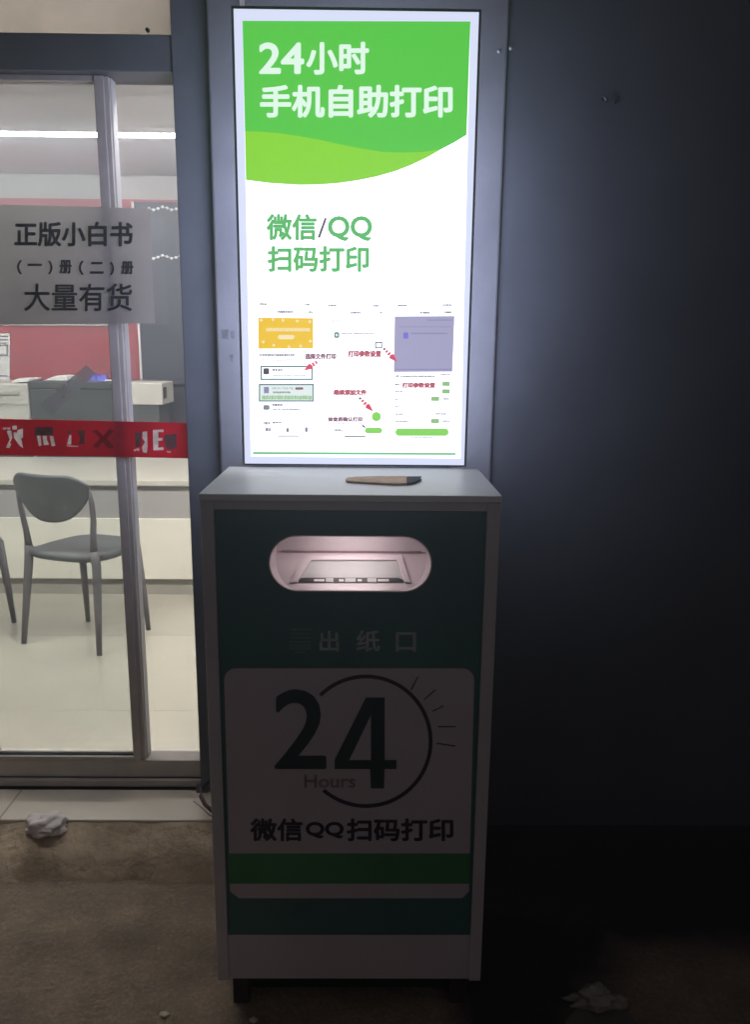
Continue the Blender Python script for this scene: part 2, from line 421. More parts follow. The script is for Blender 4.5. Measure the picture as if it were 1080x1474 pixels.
# sliding leaf
sd = thing('sliding_door', (-.93, .79, .184), 'grey framed sliding glass door leaf carrying the paper sign', 'door')
stl = MB(); stl.box(-.705, -.679, .768, .815, .186, 2.185).build('stile', M_alu, sd, .002)
MB().box(-.679, -.668, .776, .815, .186, 2.185).build('stile_edge', M_alu, sd, .0015)
MB().box(-.668, -.665, .790, .83, .186, 2.185).build('brush_strip', M_alu_l, sd)
MB().box(-1.19, -1.145, .768, .815, .186, 2.185).build('stile', M_alu, sd, .002)
MB().box(-1.145, -.705, .772, .812, .186, .197).build('bottom_bead', M_alu, sd)
MB().box(-1.145, -.705, .772, .812, 2.172, 2.185).build('top_bead', M_alu, sd)
MB().box(-1.145, -.705, .789, .795, .197, 2.172).build('glass_pane', M_glass, sd)
gk = MB(); gk.box(-.7085, -.705, .785, .799, .197, 2.172); gk.box(-1.145, -1.1415, .785, .799, .197, 2.172); gk.box(-1.1415, -.7085, .785, .799, .197, .2005)
gk.build('gasket', M_rubber, sd)

# paper sign over stile and glass
sg = thing('paper_sign', (-.76, .757, 1.53), 'grey paper sign with three lines of black Chinese writing on the glass door', 'sign')
sb = MB(); YS = .757
n = 24
vs = []; fs = []
for j in range(13):
    for i in range(n + 1):
        u = i / n; v = j / 12
        top = (-12 + u * 227, 294 + u * 6); bot = (-10 + u * 233, 467.5 - u * 2)
        q = P(top[0] + (bot[0] - top[0]) * v, top[1] + (bot[1] - top[1]) * v, YS)
        vs.append((q.x, YS + .0025 * noise.noise(Vector((u * 4, v * 3, 3))), q.z))
for j in range(12):
    for i in range(n): a = j * (n + 1) + i; fs.append((a, a + 1, a + n + 2, a + n + 1))
sb.add(vs, fs, True).build('sheet', M_sign, sg)
text('top_line', [('正版小白书', (20, 319, 191, 355))], YS - .004, M_signink, sg, 1.1)
for it in (('（', (24, 374, 31, 395)), ('一', (39, 379.5, 60, 383)), ('）', (69, 375, 75, 395)), ('册', (85, 374, 103, 394)), ('（', (113, 375, 120, 396)), ('二', (129, 377, 149, 394)), ('）', (158, 377, 164, 396)), ('册', (174, 376, 192, 395))):
    text('middle_character', [it], YS - .004, M_signink, sg, .8)
text('bottom_line', [('大量有货', (34, 408, 190, 448))], YS - .004, M_signink, sg, .6)

# red banner across both panes
bn = thing('red_banner', (-.8, .759, 1.15), 'red film strip with torn white lettering across the glass door', 'banner')
YB = .760
def zb(pts): return [(a / 3.724, 590 + c / 3.724) for a, c in pts]
LETTERS = (
        [[(12, 95), (32, 95), (32, 105), (12, 105)], [(36, 95), (54, 95), (54, 105), (36, 105)], [(63, 85), (88, 85), (89, 106), (64, 106)], [(42, 110), (60, 111), (64, 150), (50, 178), (60, 182), (50, 205), (28, 203), (50, 160), (34, 116)], [(70, 118), (88, 124), (92, 108), (121, 100), (122, 150), (110, 152), (124, 208), (100, 190), (88, 172), (72, 150)]],
        [[(195, 140), (215, 138), (222, 190), (206, 195)], [(226, 140), (250, 140), (250, 160), (262, 186), (232, 190)], [(264, 140), (284, 140), (296, 193), (275, 195)]],
        [[(358, 185), (370, 136), (381, 134), (380, 186)], [(355, 190), (418, 194), (418, 199), (355, 195)]],
        [[(715, 212), (745, 205), (746, 222), (738, 222), (735, 214), (719, 225)], [(763, 118), (788, 115), (790, 200), (786, 231), (765, 228), (759, 202), (776, 172), (762, 152)]],
        [[(818, 108), (875, 105), (876, 120), (848, 121), (848, 150), (870, 150), (870, 165), (848, 166), (848, 200), (876, 199), (878, 216), (820, 217)], [(893, 220), (916, 222), (916, 229), (895, 228)]])
xz = lambda pts: [(P(a_, c_, YB).x, P(a_, c_, YB).z) for a_, c_ in pts]
plate('film', xz([(-40, 602.5), (0, 603), (150, 606), (275, 609), (278, 660), (150, 657), (0, 655), (-40, 654.5)]), [xz(zb(q)) for ch_ in LETTERS for q in ch_], YB, .0008, M_banner, bn)
for ch_ in LETTERS:
    grow = [[((x - sum(p[0] for p in q) / len(q)) * 1.06 + sum(p[0] for p in q) / len(q), (y - sum(p[1] for p in q) / len(q)) * 1.06 + sum(p[1] for p in q) / len(q)) for x, y in q] for q in map(zb, ch_)]
    flat('torn_letter', grow, YB + .0011, M_bannerink, bn)
each('worn_letter', [zb(q) for q in (
    [(182, 92), (284, 90), (282, 136), (184, 138)], [(362, 108), (376, 106), (376, 126), (362, 128)], [(412, 110), (452, 106), (454, 180), (420, 186), (430, 150)],
    [(880, 132), (944, 128), (946, 206), (900, 214), (884, 190)], [(722, 122), (756, 120), (752, 196), (726, 200)])], YB - .0006, M_bannergrey, bn)
flat('dark_letter', [zb(q) for q in ([(490, 110), (520, 104), (552, 140), (585, 100), (610, 112), (570, 152), (612, 200), (580, 208), (550, 170), (520, 206), (494, 196), (534, 152)],)], YB - .0006, M_bannerdark, bn)

# clear tape stuck on the glass
MBt = MB(); MBt.prism(rpoly([(124, 525), (138, 538), (74, 598), (57, 582)], .7875), (0, .0006, 0))
tag(MBt.build('tape_strip', M_tape), 'slanting strip of clear tape stuck on the door glass', 'tape')

# ------------------------------------------------------------------ shop interior
tag(MB().box(-5.2, 3.2, .86, 4.4, .06, .100).build('shop_floor', M_tilefloor), kind='structure')
fj = MB()
for x in (-1.86, -1.06, -.26, -2.66, .54): fj.box(x - .0015, x + .0015, .862, 4.29, .09, .1006)
for y in (1.30, 2.10, 2.90): fj.box(-5, 3, y - .0015, y + .0015, .09, .1007)
tag(fj.build('floor_joints', M_joint), kind='structure')
rm = thing('shop_room', (-1, 3, .1), 'pale walls and ceiling of the lit shop seen through the glass', 'room')
MB().box(-5.2, 3.2, 4.3, 4.4, .1, 2.605).build('back_wall', M_wall, rm)
MB().box(-5.3, -5.2, .98, 4.4, .1, 2.605).build('side_wall', M_wall, rm)
MB().box(1.6, 1.7, .98, 4.3, .1, 2.605).build('side_wall', M_wall, rm)
MB().box(-5.3, 3.2, .861, 4.4, 2.605, 2.7).build('ceiling', M_ceil, rm)
tag(MB().box(-5.2, 1.59, 4.27, 4.298, .3, P(100, 286, 4.27).z).build('red_board', M_red), 'red board covering the back wall above the shop desk', 'wall board')

# strip lamp
la = PZ(0, 200, 2.60)
ZL = 2.605
ly = PZ(129, 200.5, ZL - .03).y
def strip_lamp(y, label, glow, hw):
    lm = thing('strip_lamp', (-1.6, y, ZL), label, 'lamp', 'seen and added strip lamps of the shop ceiling')
    MB().box(-4.6, 1.5, y - hw - .006, y + hw + .006, ZL - .006, ZL - .001).build('housing', M_offwhite, lm)
    MB().box(-4.6, 1.5, y - hw, y + hw, ZL - (.028 if hw < .03 else .008), ZL - .006).build('diffuser', glow, lm)
strip_lamp(ly, 'long lit strip lamp under the shop ceiling, seen above the paper sign', E_lamp, .045)
strip_lamp(1.10, 'added unseen strip lamp on the shop ceiling just inside the door', E_added_lamp, .017)  # added lamp hidden by the header, brightens doorstep and ground

# notices on the red board
ntc = thing('notice', (-2.5, 4.26, 1.2), 'white framed notice on the red board at the left edge', 'notice')
YN = 4.262
MB().prism(rpoly(rect(-40, 480, 13.5, 548), YN), (0, .006, 0)).build('sheet', M_paper, ntc)
each('ink_line', [rect(-38, 483, 11, 485), rect(-38, 488, 11, 490), rect(-38, 493, 10, 494.5), rect(-38, 496, 11, 498), rect(8.6, 498.2, 11, 510), rect(-38, 510, 11, 513), rect(-38, 540, 10, 542)], YN - .002, M_greyink, ntc)
lt = thing('label_strip', (-1.9, 4.26, 1.6), 'narrow pale lettered strip on the red board under the paper sign', 'label strip')
YT = 4.255
MB().prism(rpoly([(-60, 461), (160, 463), (160, 469), (-60, 468)], YT), (0, .012, 0)).build('strip', M_desk, lt)
each('ink_line', [rect(x, 463.5 + x * .008, x + random.uniform(2, 5), 466.3 + x * .008) for x in list(range(-50, 16, 7)) + list(range(108, 158, 7))], YT - .002, M_greyink, lt)

# slate partition board with bead strings
YP = 4.05
pb = thing('display_board', (-.9, YP, .1), 'slate grey display board with pale edge strip behind the shop desk', 'display board')
a = P(205, 540, YP).x; zt_ = P(230, 291, YP).z; zb_ = P(240, 546, YP).z
MB().box(a, 1.0, YP, YP + .04, zb_, zt_).build('board', M_part, pb)
MB().box(a - .014, a, YP - .012, YP + .04, zb_ - .02, zt_).build('edge_strip', M_alu_l, pb)
MB().box(a, 1.0, YP - .05, YP, zb_ - .03, zb_ - .001).build('ledge', M_part, pb)
MB().box(P(234, 560, YP).x, 1.0, YP + .005, YP + .03, .76, zb_ - .03).build('lower_panel', M_part, pb)
for yy, nm, lb in ((300, 8, 'string of pale beads along the top of the slate display board'), (370, 9, 'string of pale beads across the middle of the slate display board')):
    bb = MB()
    for k in range(nm):
        q = P(214 + k * 6.5, yy + 2.2 * math.sin(k * 1.5), YP - .012)
        bb.tube([q + Vector((-.011, 0, 0)), q + Vector((-.006, 0, 0)), q + Vector((.006, 0, 0)), q + Vector((.011, 0, 0))], [.002, .009, .009, .002], 8)
        if k < nm - 1:
            q2 = P(214 + (k + 1) * 6.5, yy + 2.2 * math.sin((k + 1) * 1.5), YP - .012); bb.tube([q, q2], .002, 6)
    tag(bb.build('bead_string', M_bead), lb, 'bead string')

# desk
dk = thing('desk', (-1.6, 3.0, .1), 'long pale shop desk with shade-toned apron and cream front panel', 'desk')
MB().box(-4.4, .9, 2.70, 4.02, .725, .755).build('desk_top', M_desk, dk, .003)
MB().box(-4.38, .88, 2.73, 2.75, .540, .725).build('apron', M_apron, dk)
MB().box(-4.38, .88, 2.712, 2.75, .197, .540).build('front_panel', M_desk_panel, dk, .002)
MB().box(-4.36, .86, 2.74, 2.76, .1, .197).build('kickboard', M_kick, dk)

# machines on the desk
def mx(px, Y=3.55): return P(px, 580, Y).x
cp = thing('copier', (-1.6, 3.7, .755), 'dark grey copier on the shop desk behind the red banner', 'copier')
x0, x1 = mx(43), mx(168); ztop = P(100, 549, 3.55).z
MB().box(x0, x1, 3.55, 3.95, .775, ztop - .05).build('body', M_copier, cp, .006)
MB().box(x0 - .003, x1 + .003, 3.545, 3.95, ztop - .048, ztop).build('lid', M_copier, cp, .008)
MB().box(x0 + .01, x1 - .01, 3.56, 3.94, .755, .775).build('base', M_black, cp)
MB().box(x0 + .06, x1 - .06, 3.52, 3.55, .84, .858).build('paper_tray', M_copier, cp, .003)
pr = thing('printer', (-2.1, 3.7, .755), 'off white printer on the shop desk left of the dark copier', 'printer')
x0b = mx(-40)
MB().box(x0b, x0 - .006, 3.54, 3.95, .775, ztop - .015).build('body', M_offwhite, pr, .012)
MB().box(x0b + .02, x0 - .01, 3.55, 3.95, .755, .775).build('base', M_black, pr)
MB().box(x0b + .02, x0 - .006, 3.534, 3.54, ztop - .15, ztop - .142).build('seam', M_kick, pr)
MB().box(x0b + .04, x0 - .06, 3.525, 3.54, ztop - .085, ztop - .068).build('paper_slot', M_kick, pr)
ph = MB()
q0 = mx(28, 3.65); ph.prism([(q0, 3.57, ztop - .012), (q0 + .10, 3.57, ztop - .004), (q0 + .11, 3.75, ztop + .006), (q0 - .03, 3.75, ztop - .004)], (0, 0, .012))
tag(ph.build('paper_sheet', M_paper), 'loose white paper on top of the off white printer', 'paper')
ph = MB(); q0 = mx(68, 3.65); ph.prism([(q0, 3.6, ztop + .001), (q0 + .16, 3.6, ztop + .001), (q0 + .15, 3.6, ztop + .03), (q0 + .09, 3.6, ztop + .032)], (0, .2, 0))
tag(ph.build('paper_pile', M_paper, bevel=.004), 'small white paper pile on top of the dark copier', 'paper')
bi = MB(); q = P(140, 541, 3.61)
for k in range(5):
    c = Vector((q.x + random.uniform(-.04, .04), 3.61 + random.uniform(-.02, .02), ztop + .001))
    bi.prism([c + Vector((-.03, -.02, 0)), c + Vector((.035, -.02, 0)), c + Vector((.02, -.01, .035 + .012 * k % .02)), c + Vector((-.015, -.01, .03))], (0, .03, .003))
tag(bi.build('blue_pouch', M_blueitem), 'crumpled blue pouch on top of the dark copier', 'pouch')
pn = MB(); q = P(158, 548, 3.548 + .03); pn.tube([(q.x - .03, 3.57, ztop + .007), (q.x + .04, 3.57, ztop + .007)], .006, 8)
tag(pn.build('white_marker', M_paper), 'short white marker at the right edge of the dark copier', 'marker')
bx = thing('label_printer', (-1.2, 3.65, .755), 'small off white printer with dark base right of the dark copier', 'printer')
x2, x3 = mx(176), mx(234); zt2 = P(210, 551, 3.55).z; zm = P(210, 583, 3.55).z
MB().box(x2, x3, 3.55, 3.85, zm, zt2).build('body', M_offwhite, bx, .008)
MB().box(x2 + .01, x3 - .03, 3.57, 3.85, .755, zm).build('base', M_copier, bx, .004)
MB().box(x3 - .008, x3 + .004, 3.57, 3.65, zm + .04, zt2 - .03).build('side_knob', M_black, bx)

# chairs
def chair(loc, rz, label):
    t = thing('chair', loc, label, 'chair', 'grey plastic chairs at the shop desk'); t.rotation_euler = (0, 0, rz)
    # back shell
    b = MB(); nu, nv = 22, 14; outl = []
    front = []; back = []
    for j in range(nv + 1):
        v = j / nv
        for i in range(nu + 1):
            u = -1 + 2 * i / nu
            x = .205 * u
            top = .822 - .05 * max(0, abs(u) - .55) ** 2 / .2
            bot = .60 + .13 * abs(u) ** 2.6
            z = bot + (top - bot) * v
            y = -.190 - .05 * (z - .6) / .22 + .055 * u * u
            xx = x * (1 - .04 * (1 - v))
            front.append((xx, y + .007, z)); back.append((xx, y - .007, z))
    N = len(front); fs = []
    for j in range(nv):
        for i in range(nu):
            a = j * (nu + 1) + i; q = (a, a + 1, a + nu + 2, a + nu + 1)
            fs.append(q); fs.append(tuple(k + N for k in q[::-1]))
    rim = [i for i in range(nu + 1)] + [(j * (nu + 1) + nu) for j in range(1, nv + 1)] + [nv * (nu + 1) + i for i in range(nu - 1, -1, -1)] + [j * (nu + 1) for j in range(nv - 1, 0, -1)]
    for k in range(len(rim)): a, c = rim[k], rim[(k + 1) % len(rim)]; fs.append((a, c, c + N, a + N))
    b.add(front + back, fs, True); b.build('backrest', M_chair, t, local=True)
    # seat
    s = MB(); ring = []
    nr = 8; na = 36; vs = []; fs = []
    for r_ in range(nr + 1):
        for k in range(na):
            an = 2 * math.pi * k / na; c_, s_ = math.cos(an), math.sin(an)
            ex = (abs(c_) ** .62) * (1 if c_ > 0 else -1); ey = (abs(s_) ** .62) * (1 if s_ > 0 else -1)
            rr = r_ / nr
            vs.append((.018 + .018 * ey * rr + .203 * ex * rr * (1.0 - .06 * ey), .02 + .20 * ey * rr, .452 + .012 * rr ** 2 - .02 * rr ** 9))
    for r_ in range(nr):
        for k in range(na): fs.append((r_ * na + k, r_ * na + (k + 1) % na, (r_ + 1) * na + (k + 1) % na, (r_ + 1) * na + k))
    base = len(vs)
    for k in range(na): v = vs[nr * na + k]; vs.append((v[0] * .97, v[1] * .97, v[2] - .026))
    for k in range(na): fs.append((nr * na + k, nr * na + (k + 1) % na, base + (k + 1) % na, base + k))
    fs.append(tuple(base + k for k in range(na)))
    s.add(vs, fs, True); s.build('seat', M_chair, t, local=True)
    for sx in (-1, 1):
        MB().tube([(sx * .212, -.190, 0), (sx * .200, -.165, .2), (sx * .188, -.140, .40), (sx * .180, -.142, .47)], [.013, .018, .022, .021], 12, .8).build('leg', M_chair_leg, t, local=True)
        MB().tube([(sx * .180, -.142, .46), (sx * .184, -.145, .53), (sx * .196, -.150, .62), (sx * .199, -.158, .70), (sx * .196, -.172, .77)], [.019, .015, .014, .012, .006], 12, .8).build('back_post', M_chair_leg, t, local=True)
        fx = .228 if sx > 0 else -.130; ft_ = .196 if sx > 0 else -.128
        MB().tube([(fx, .165, 0), (fx * .6 + ft_ * .4, .158, .2), (ft_, .148, .43)], [.012, .017, .021], 12, .8).build('leg', M_chair_leg, t, local=True)
        MB().tube([(sx * .180, -.145, .445), (sx * .185 + .02, -.02, .435), (ft_, .148, .430)], [.017, .014, .014], 10, .8).build('side_rail', M_chair_leg, t, local=True)
    MB().tube([(-.175, -.142, .44), (-.08, -.155, .432), (.08, -.155, .432), (.175, -.142, .44)], [.017, .014, .014, .017], 10, .8).build('rear_rail', M_chair_leg, t, local=True)
    return t
ch0 = chair((-1.309, 2.096, .1), math.radians(-19.5), 'grey plastic chair facing the desk, whole in view behind the door glass')
c1 = ch0.copy(); COL.objects.link(c1)
c1.location = (-1.928, 2.06, .1); c1.rotation_euler = (0, 0, math.radians(12))
c1['label'] = 'grey plastic chair cut off by the left edge, only a leg and seat corner showing'
for k in ch0.children:
    d = k.copy(); COL.objects.link(d); d.parent = c1

# ------------------------------------------------------------------ print cabinet
cb = thing('print_cabinet', (0, .18, 0), 'white and dark green self service print cabinet with 24 hours graphic and paper slot', 'print cabinet')
W = .30; D = .353; ZB = .072; ZT = 1.2
MB().box(-W, -.2735, 0, D, ZB, 1.186).build('side_panel', M_trim, cb, .002)
MB().box(.2735, W, 0, D, ZB, 1.186).build('side_panel', M_trim, cb, .002)
tb = MB().box(-W - .002, W + .002, -.003, D, 1.186, ZT); tb.build('top_board', M_cabtop, cb, .002)
MB().box(-.2735, .2735, .001, .02, 1.168, 1.186).build('top_rail', M_trim, cb)
MB().box(-.2735, .2735, D - .012, D, ZB, 1.186).build('back_panel', M_cab, cb)
MB().box(-.2735, .2735, .02, D - .012, ZB, ZB + .016).build('bottom_panel', M_cab, cb)
YF = .005
# front panel with the stadium opening
def stadium(cx, cz, hw, hz, n=16):
    out = []
    for k in range(n + 1): a = -math.pi / 2 + math.pi * k / n; out.append((cx + hw - hz + hz * math.cos(a), cz + hz * math.sin(a)))
    for k in range(n + 1): a = math.pi / 2 + math.pi * k / n; out.append((cx - hw + hz + hz * math.cos(a), cz + hz * math.sin(a)))
    return out
SX, SZ, SHW, SHZ = .0, 1.0565, .1635, .0570
fp = plate('front_panel', [(-.2725, .083), (.2725, .083), (.2725, 1.1665), (-.2725, 1.1665)], [stadium(SX, SZ, SHW + .0008, SHZ + .0008, 24)], YF, .015, M_front, cb)
MB().box(-.2725, .2725, YF + .001, YF + .015, ZB + .001, .0825).build('bottom_edge', M_trim, cb)
MB().prism(rpoly([(319, 1346), (686, 1346), (684, 1404), (321, 1404)], YF - .0006), (0, .0005, 0)).build('kick_strip', M_frontwhite, cb)
# graphic panel
gp = flat('graphic_panel', [rrect(322.5, 962, 683, 1293, 17)[:7] + [(675.5, 1283), (666, 1293), (344, 1293), (331, 1283)] + rrect(322.5, 962, 683, 1293, 17)[21:]], YF - .0004, M_frontwhite, cb)
YG = YF - .0008
flat('green_band', [[(328, 1228.5), (677, 1228.5), (676, 1272), (330, 1272)]], YG, M_frontgreen, gp)
# clock ring broken behind the 2
ring = []
def arc(cx, cy, r0, r1, a0, a1, n=60):
    o_ = []
    for k in range(n):
        t0 = math.radians(a0 + (a1 - a0) * k / n); t1 = math.radians(a0 + (a1 - a0) * (k + 1) / n)
        o_.append([(cx + r0 * math.cos(t0), cy + r0 * math.sin(t0)), (cx + r1 * math.cos(t0), cy + r1 * math.sin(t0)), (cx + r1 * math.cos(t1), cy + r1 * math.sin(t1)), (cx + r0 * math.cos(t1), cy + r0 * math.sin(t1))])
    return o_
flat('clock_ring', arc(527, 1067, 90.5, 96, -135, 131), YG, M_purpleblack, gp)
def bar(a, b, w):
    dx, dy = b[0] - a[0], b[1] - a[1]; l = math.hypot(dx, dy); nx, ny = -dy / l * w / 2, dx / l * w / 2
    return [(a[0] + nx, a[1] + ny), (b[0] + nx, b[1] + ny), (b[0] - nx, b[1] - ny), (a[0] - nx, a[1] - ny)]
each('clock_ray', [bar(*q, 1.8) for q in (((602, 974), (592, 993)), ((627, 993), (611, 1007)), ((639, 1016), (623, 1024)), ((631, 1046), (656, 1046)), ((629, 1070), (656, 1074)))], YG, M_purpleblack, gp)
text('numeral', [('2', (395, 992, 470, 1107))], YG - .0002, M_frontblack, gp, 2.2)
flat('numeral', [[(527, 1004), (554, 1004), (554, 1094), (571, 1094), (571, 1107), (482, 1107), (482, 1093)], [(533, 1107), (554, 1107), (553, 1135), (534, 1135)]], YG - .0003, M_frontblack, gp)
flat('numeral_gap', [[(534, 1030), (534, 1094), (503, 1094)]], YG - .0005, M_frontwhite, gp)
text('hours_text', [('Hours', (438, 1115, 512, 1134))], YG - .0003, M_brownprint, gp, .5)
text('scan_text', [('微信', (360, 1178, 436, 1211)), ('QQ', (440, 1183, 495, 1207)), ('扫码打印', (499, 1178, 653, 1211))], YG - .0002, M_purpleblack, gp, 1.1)
for it in (('出', (460, 908, 488, 938)), ('纸', (513, 907, 547, 938)), ('口', (570, 910, 599, 938))): text('slot_text', [it], YF - .0005, M_faint, cb, .7)
flat('slot_icon', [rect(417, 905 + k * 6, 448, 907 + k * 6) for k in range(4)] + [rect(417 + k * 4, 927, 419 + k * 4, 936) for k in range(8)] + [rect(424, 938, 440, 940)], YF - .0005, M_faint2, cb)
# paper slot recess
DEP = .105
rim = stadium(SX, SZ, SHW, SHZ, 24); nR = len(rim)
sh = MB(); sh.add([(a, YF + .001, b) for a, b in rim] + [(a * .985, DEP, b) for a, b in rim], [(i, (i + 1) % nR, (i + 1) % nR + nR, i + nR) for i in range(nR)], True)
slot = sh.build('paper_slot', M_tray, cb)
bk = MB(); bk.poly([(a * .985, DEP, b) for a, b in rim]); bk.build('slot_back', M_tray, slot)
lip = MB(); r2 = stadium(SX, SZ, SHW + .0025, SHZ + .0025, 24)
lip.add([(a, YF - .0012, b) for a, b in rim] + [(a, YF - .0012, b) for a, b in r2], [(i, (i + 1) % nR, (i + 1) % nR + nR, i + nR) for i in range(nR)])
lip.add([(a, YF - .0012, b) for a, b in rim] + [(a, YF + .003, b) for a, b in rim], [(i, (i + 1) % nR, (i + 1) % nR + nR, i + nR) for i in range(nR)])
lip.build('slot_lip', M_tray, slot)
# sloping tray: plane through the slot from the back line to the front lip
zb0 = P(505, 796, DEP - .004).z; zf0 = SZ - SHZ - .0003
TN = Vector((0, -(zb0 - zf0), -(DEP - .012))); TN = Vector((0, -(zb0 - zf0), (DEP - .004) - .010)).normalized()
def PT(px, py, lift=0.):
    v = ray(px, py); p0 = Vector((0, .010, zf0)) + TN * lift
    return CAM + v * ((p0 - CAM).dot(TN) / v.dot(TN))
tr = MB(); lft = []; rgt = []
for k in range(15):
    z_ = zf0 + (zb0 - zf0) * (k / 14) ** 2; y_ = .0075 + (z_ - zf0) / (zb0 - zf0) * (DEP - .0115)
    hw = SHW - SHZ + math.sqrt(max(0, SHZ ** 2 - (z_ - SZ) ** 2)); hw += .0025
    lft.append((-hw, y_, z_)); rgt.append((hw, y_, z_))
tr.poly(rgt + lft[::-1]); tr.build('tray', M_tray, slot)
fr = MB()
O = [(417, 840.5), (441, 801.5), (578, 801.5), (591, 840.5)]; I = [(428, 839.6), (448, 808), (571, 808), (583, 839.6)]
for k in range(3):
    a, b = k, k + 1
    fr.prism([PT(*O[a], .001), PT(*O[b], .001), PT(*I[b], .001), PT(*I[a], .001)], TN * .005)
fr.build('tray_rim', M_tray, slot)
pp = MB(); pp.poly([PT(*q, .0012) for q in I]); pp.build('tray_paper', M_tray2, slot)
ps_ = MB(); ps_.poly([PT(*q, .0025) for q in ((430, 832.5), (438, 831.5), (574, 831.5), (581, 835), (581, 838.5), (430, 838.5))]); ps_.build('exit_strip', M_black, slot)
for x0_, x1_ in ((452, 467), (488, 495), (515, 521), (544, 560)): MB().poly([PT(*q, .0032) for q in rect(x0_, 833.5, x1_, 837)]).build('strip_mark', M_paper, slot)
for x0_, x1_ in ((469, 480), (497, 512), (529, 542)): MB().poly([PT(*q, .003) for q in rect(x0_, 832, x1_, 838)]).build('strip_patch', M_tray2, slot)
gl = MB(); gl.box(-.150, .150, DEP - .006, DEP - .001, zb0 + .001, zb0 + .0045); gl.build('paper_gap', M_brownprint, slot)
ld = MB(); ld.box(-.07, .07, .022, .034, SZ + SHZ - .0022, SZ + SHZ - .0004); ld.build('slot_lamp', E_slot, slot)
# plinth, feet
MB().box(-.250, .250, .05, D - .02, .010, ZB).build('plinth', M_plinth, cb)
for x, y in ((-.268, .012), (.232, .012), (-.268, .30), (.232, .30)): MB().box(x, x + .036, y, y + .036, 0, ZB).build('foot', M_foot, cb, .002)
for x in (-.20, .20):
    w_ = MB(); w_.tube([(x, .075, .024), (x + .018, .075, .024)], .024, 18)
    wh = w_.build('caster', M_wheel, cb)

# wooden stick on the cabinet
ZS = ZT + .0005
stick = thing('wooden_stick', PZ(550, 692, ZS), 'short wooden stick with dark forked tip on the white cabinet top', 'stick')
hd = [(497, 692.5), (500, 690), (512, 688.6), (545, 687.6), (586, 687.8), (586, 698.2), (570, 698.8), (545, 697.6), (515, 695.8), (499, 694.8)]
tpz = [(586, 687.8), (607, 687.6), (603.5, 689.6), (607.5, 691.6), (597, 696), (586, 698.2)]
MB().prism([PZ(a, c, ZS) for a, c in hd], (0, 0, .0045)).build('handle', M_wood, stick, .002)
MB().prism([PZ(a, c, ZS + .001) for a, c in tpz], (0, 0, .0035)).build('tip', M_tip, stick, .001)

# ------------------------------------------------------------------ light box
lb = thing('light_box', (0, .38, 1.2), 'tall glowing poster light box with green header standing above the print cabinet', 'light box')
YL = .353
XL0, XL1, ZL0, ZL1 = -.267, .2715, 1.2045, 2.2005
MB().box(XL0, XL1, YL + .004, YL + .038, ZL0, ZL1).build('case', M_alu_l, lb, .002)
MB().box(XL0 + .004, XL1 - .004, YL + .0005, YL + .004, ZL0 + .003, ZL1 - .004).build('light_rim', E_rim, lb)
halo = MB().box(XL0 + .01, XL1 - .01, YL + .038, YL + .041, ZL0 + .005, ZL1 - .06); halo.build('added_glow_panel', E_added_glow, lb)  # added glowing back, imitates bloom on the wall round the box
MB().box(-.24, .24, D + .001, .699, 1.186, 1.199).build('added_light_stop', M_steel, lb)  # added plate, keeps the back glow off the wall below
for x in (-.15, .15): MB().box(x - .015, x + .015, YL + .041, .699, 2.10, 2.13).build('wall_bracket', M_steel, lb)
tl_ = MB(); tl_.box(XL0 - .001, XL1 + .001, YL - .001, YL + .004, ZL1 - .004, ZL1 + .0015); tl_.box(XL0 - .001, XL0 + .004, YL - .001, YL + .004, ZL0, ZL1 - .004); tl_.box(XL1 - .004, XL1 + .001, YL - .001, YL + .004, ZL0, ZL1 - .004); tl_.box(XL0 + .004, XL1 - .004, YL - .001, YL + .004, ZL0 - .001, ZL0 + .003)
tl_.build('metal_rim', M_steel, lb)
L0 = YL + .0001; L1 = YL - .0003; L2 = YL - .0006; L3 = YL - .0009
pf = flat('poster', [[(349, 30), (677.5, 31), (663.5, 660), (361, 657)]], L0, E_white, lb)
low = [(354, 259), (390, 263.5), (431, 266), (460, 265.5), (487, 263.5), (515, 259.5), (542, 254), (570, 246), (594, 236.5), (616, 226), (635, 215)]
mid = [(635, 215), (609, 218.5), (580, 219.5), (550, 218.5), (520, 213.5), (487, 207), (460, 201), (431, 196), (400, 191.5), (375, 189.5), (352.5, 189)]
flat('green_header', [[(349, 30), (677.5, 31), (674.5, 120), (672, 194), (654, 205)] + mid], L1, E_green, pf)
flat('lime_wave', [low + mid[1:]], L1, E_lime, pf)
text('headline_text', [('24', (372.5, 61, 438, 106.5)), ('小时', (440.5, 60, 531.5, 107.5)), ('手机自助打印', (374, 122, 652, 169.5))], L2, E_head, pf, 1.6)
text('scan_text', [('微信', (383.5, 308, 456, 346)), ('QQ', (472, 311, 536, 347)), ('扫码打印', (385, 354, 531.5, 391.5))], L1, E_gtext, pf, 1.15)
flat('slash', [bar((459, 342), (469, 314), 3.2)], L1, E_gry2, pf)
flat('green_line', [[(364, 650.5), (656.5, 652), (656.5, 655), (364, 653.8)]], L1, E_gline, pf)

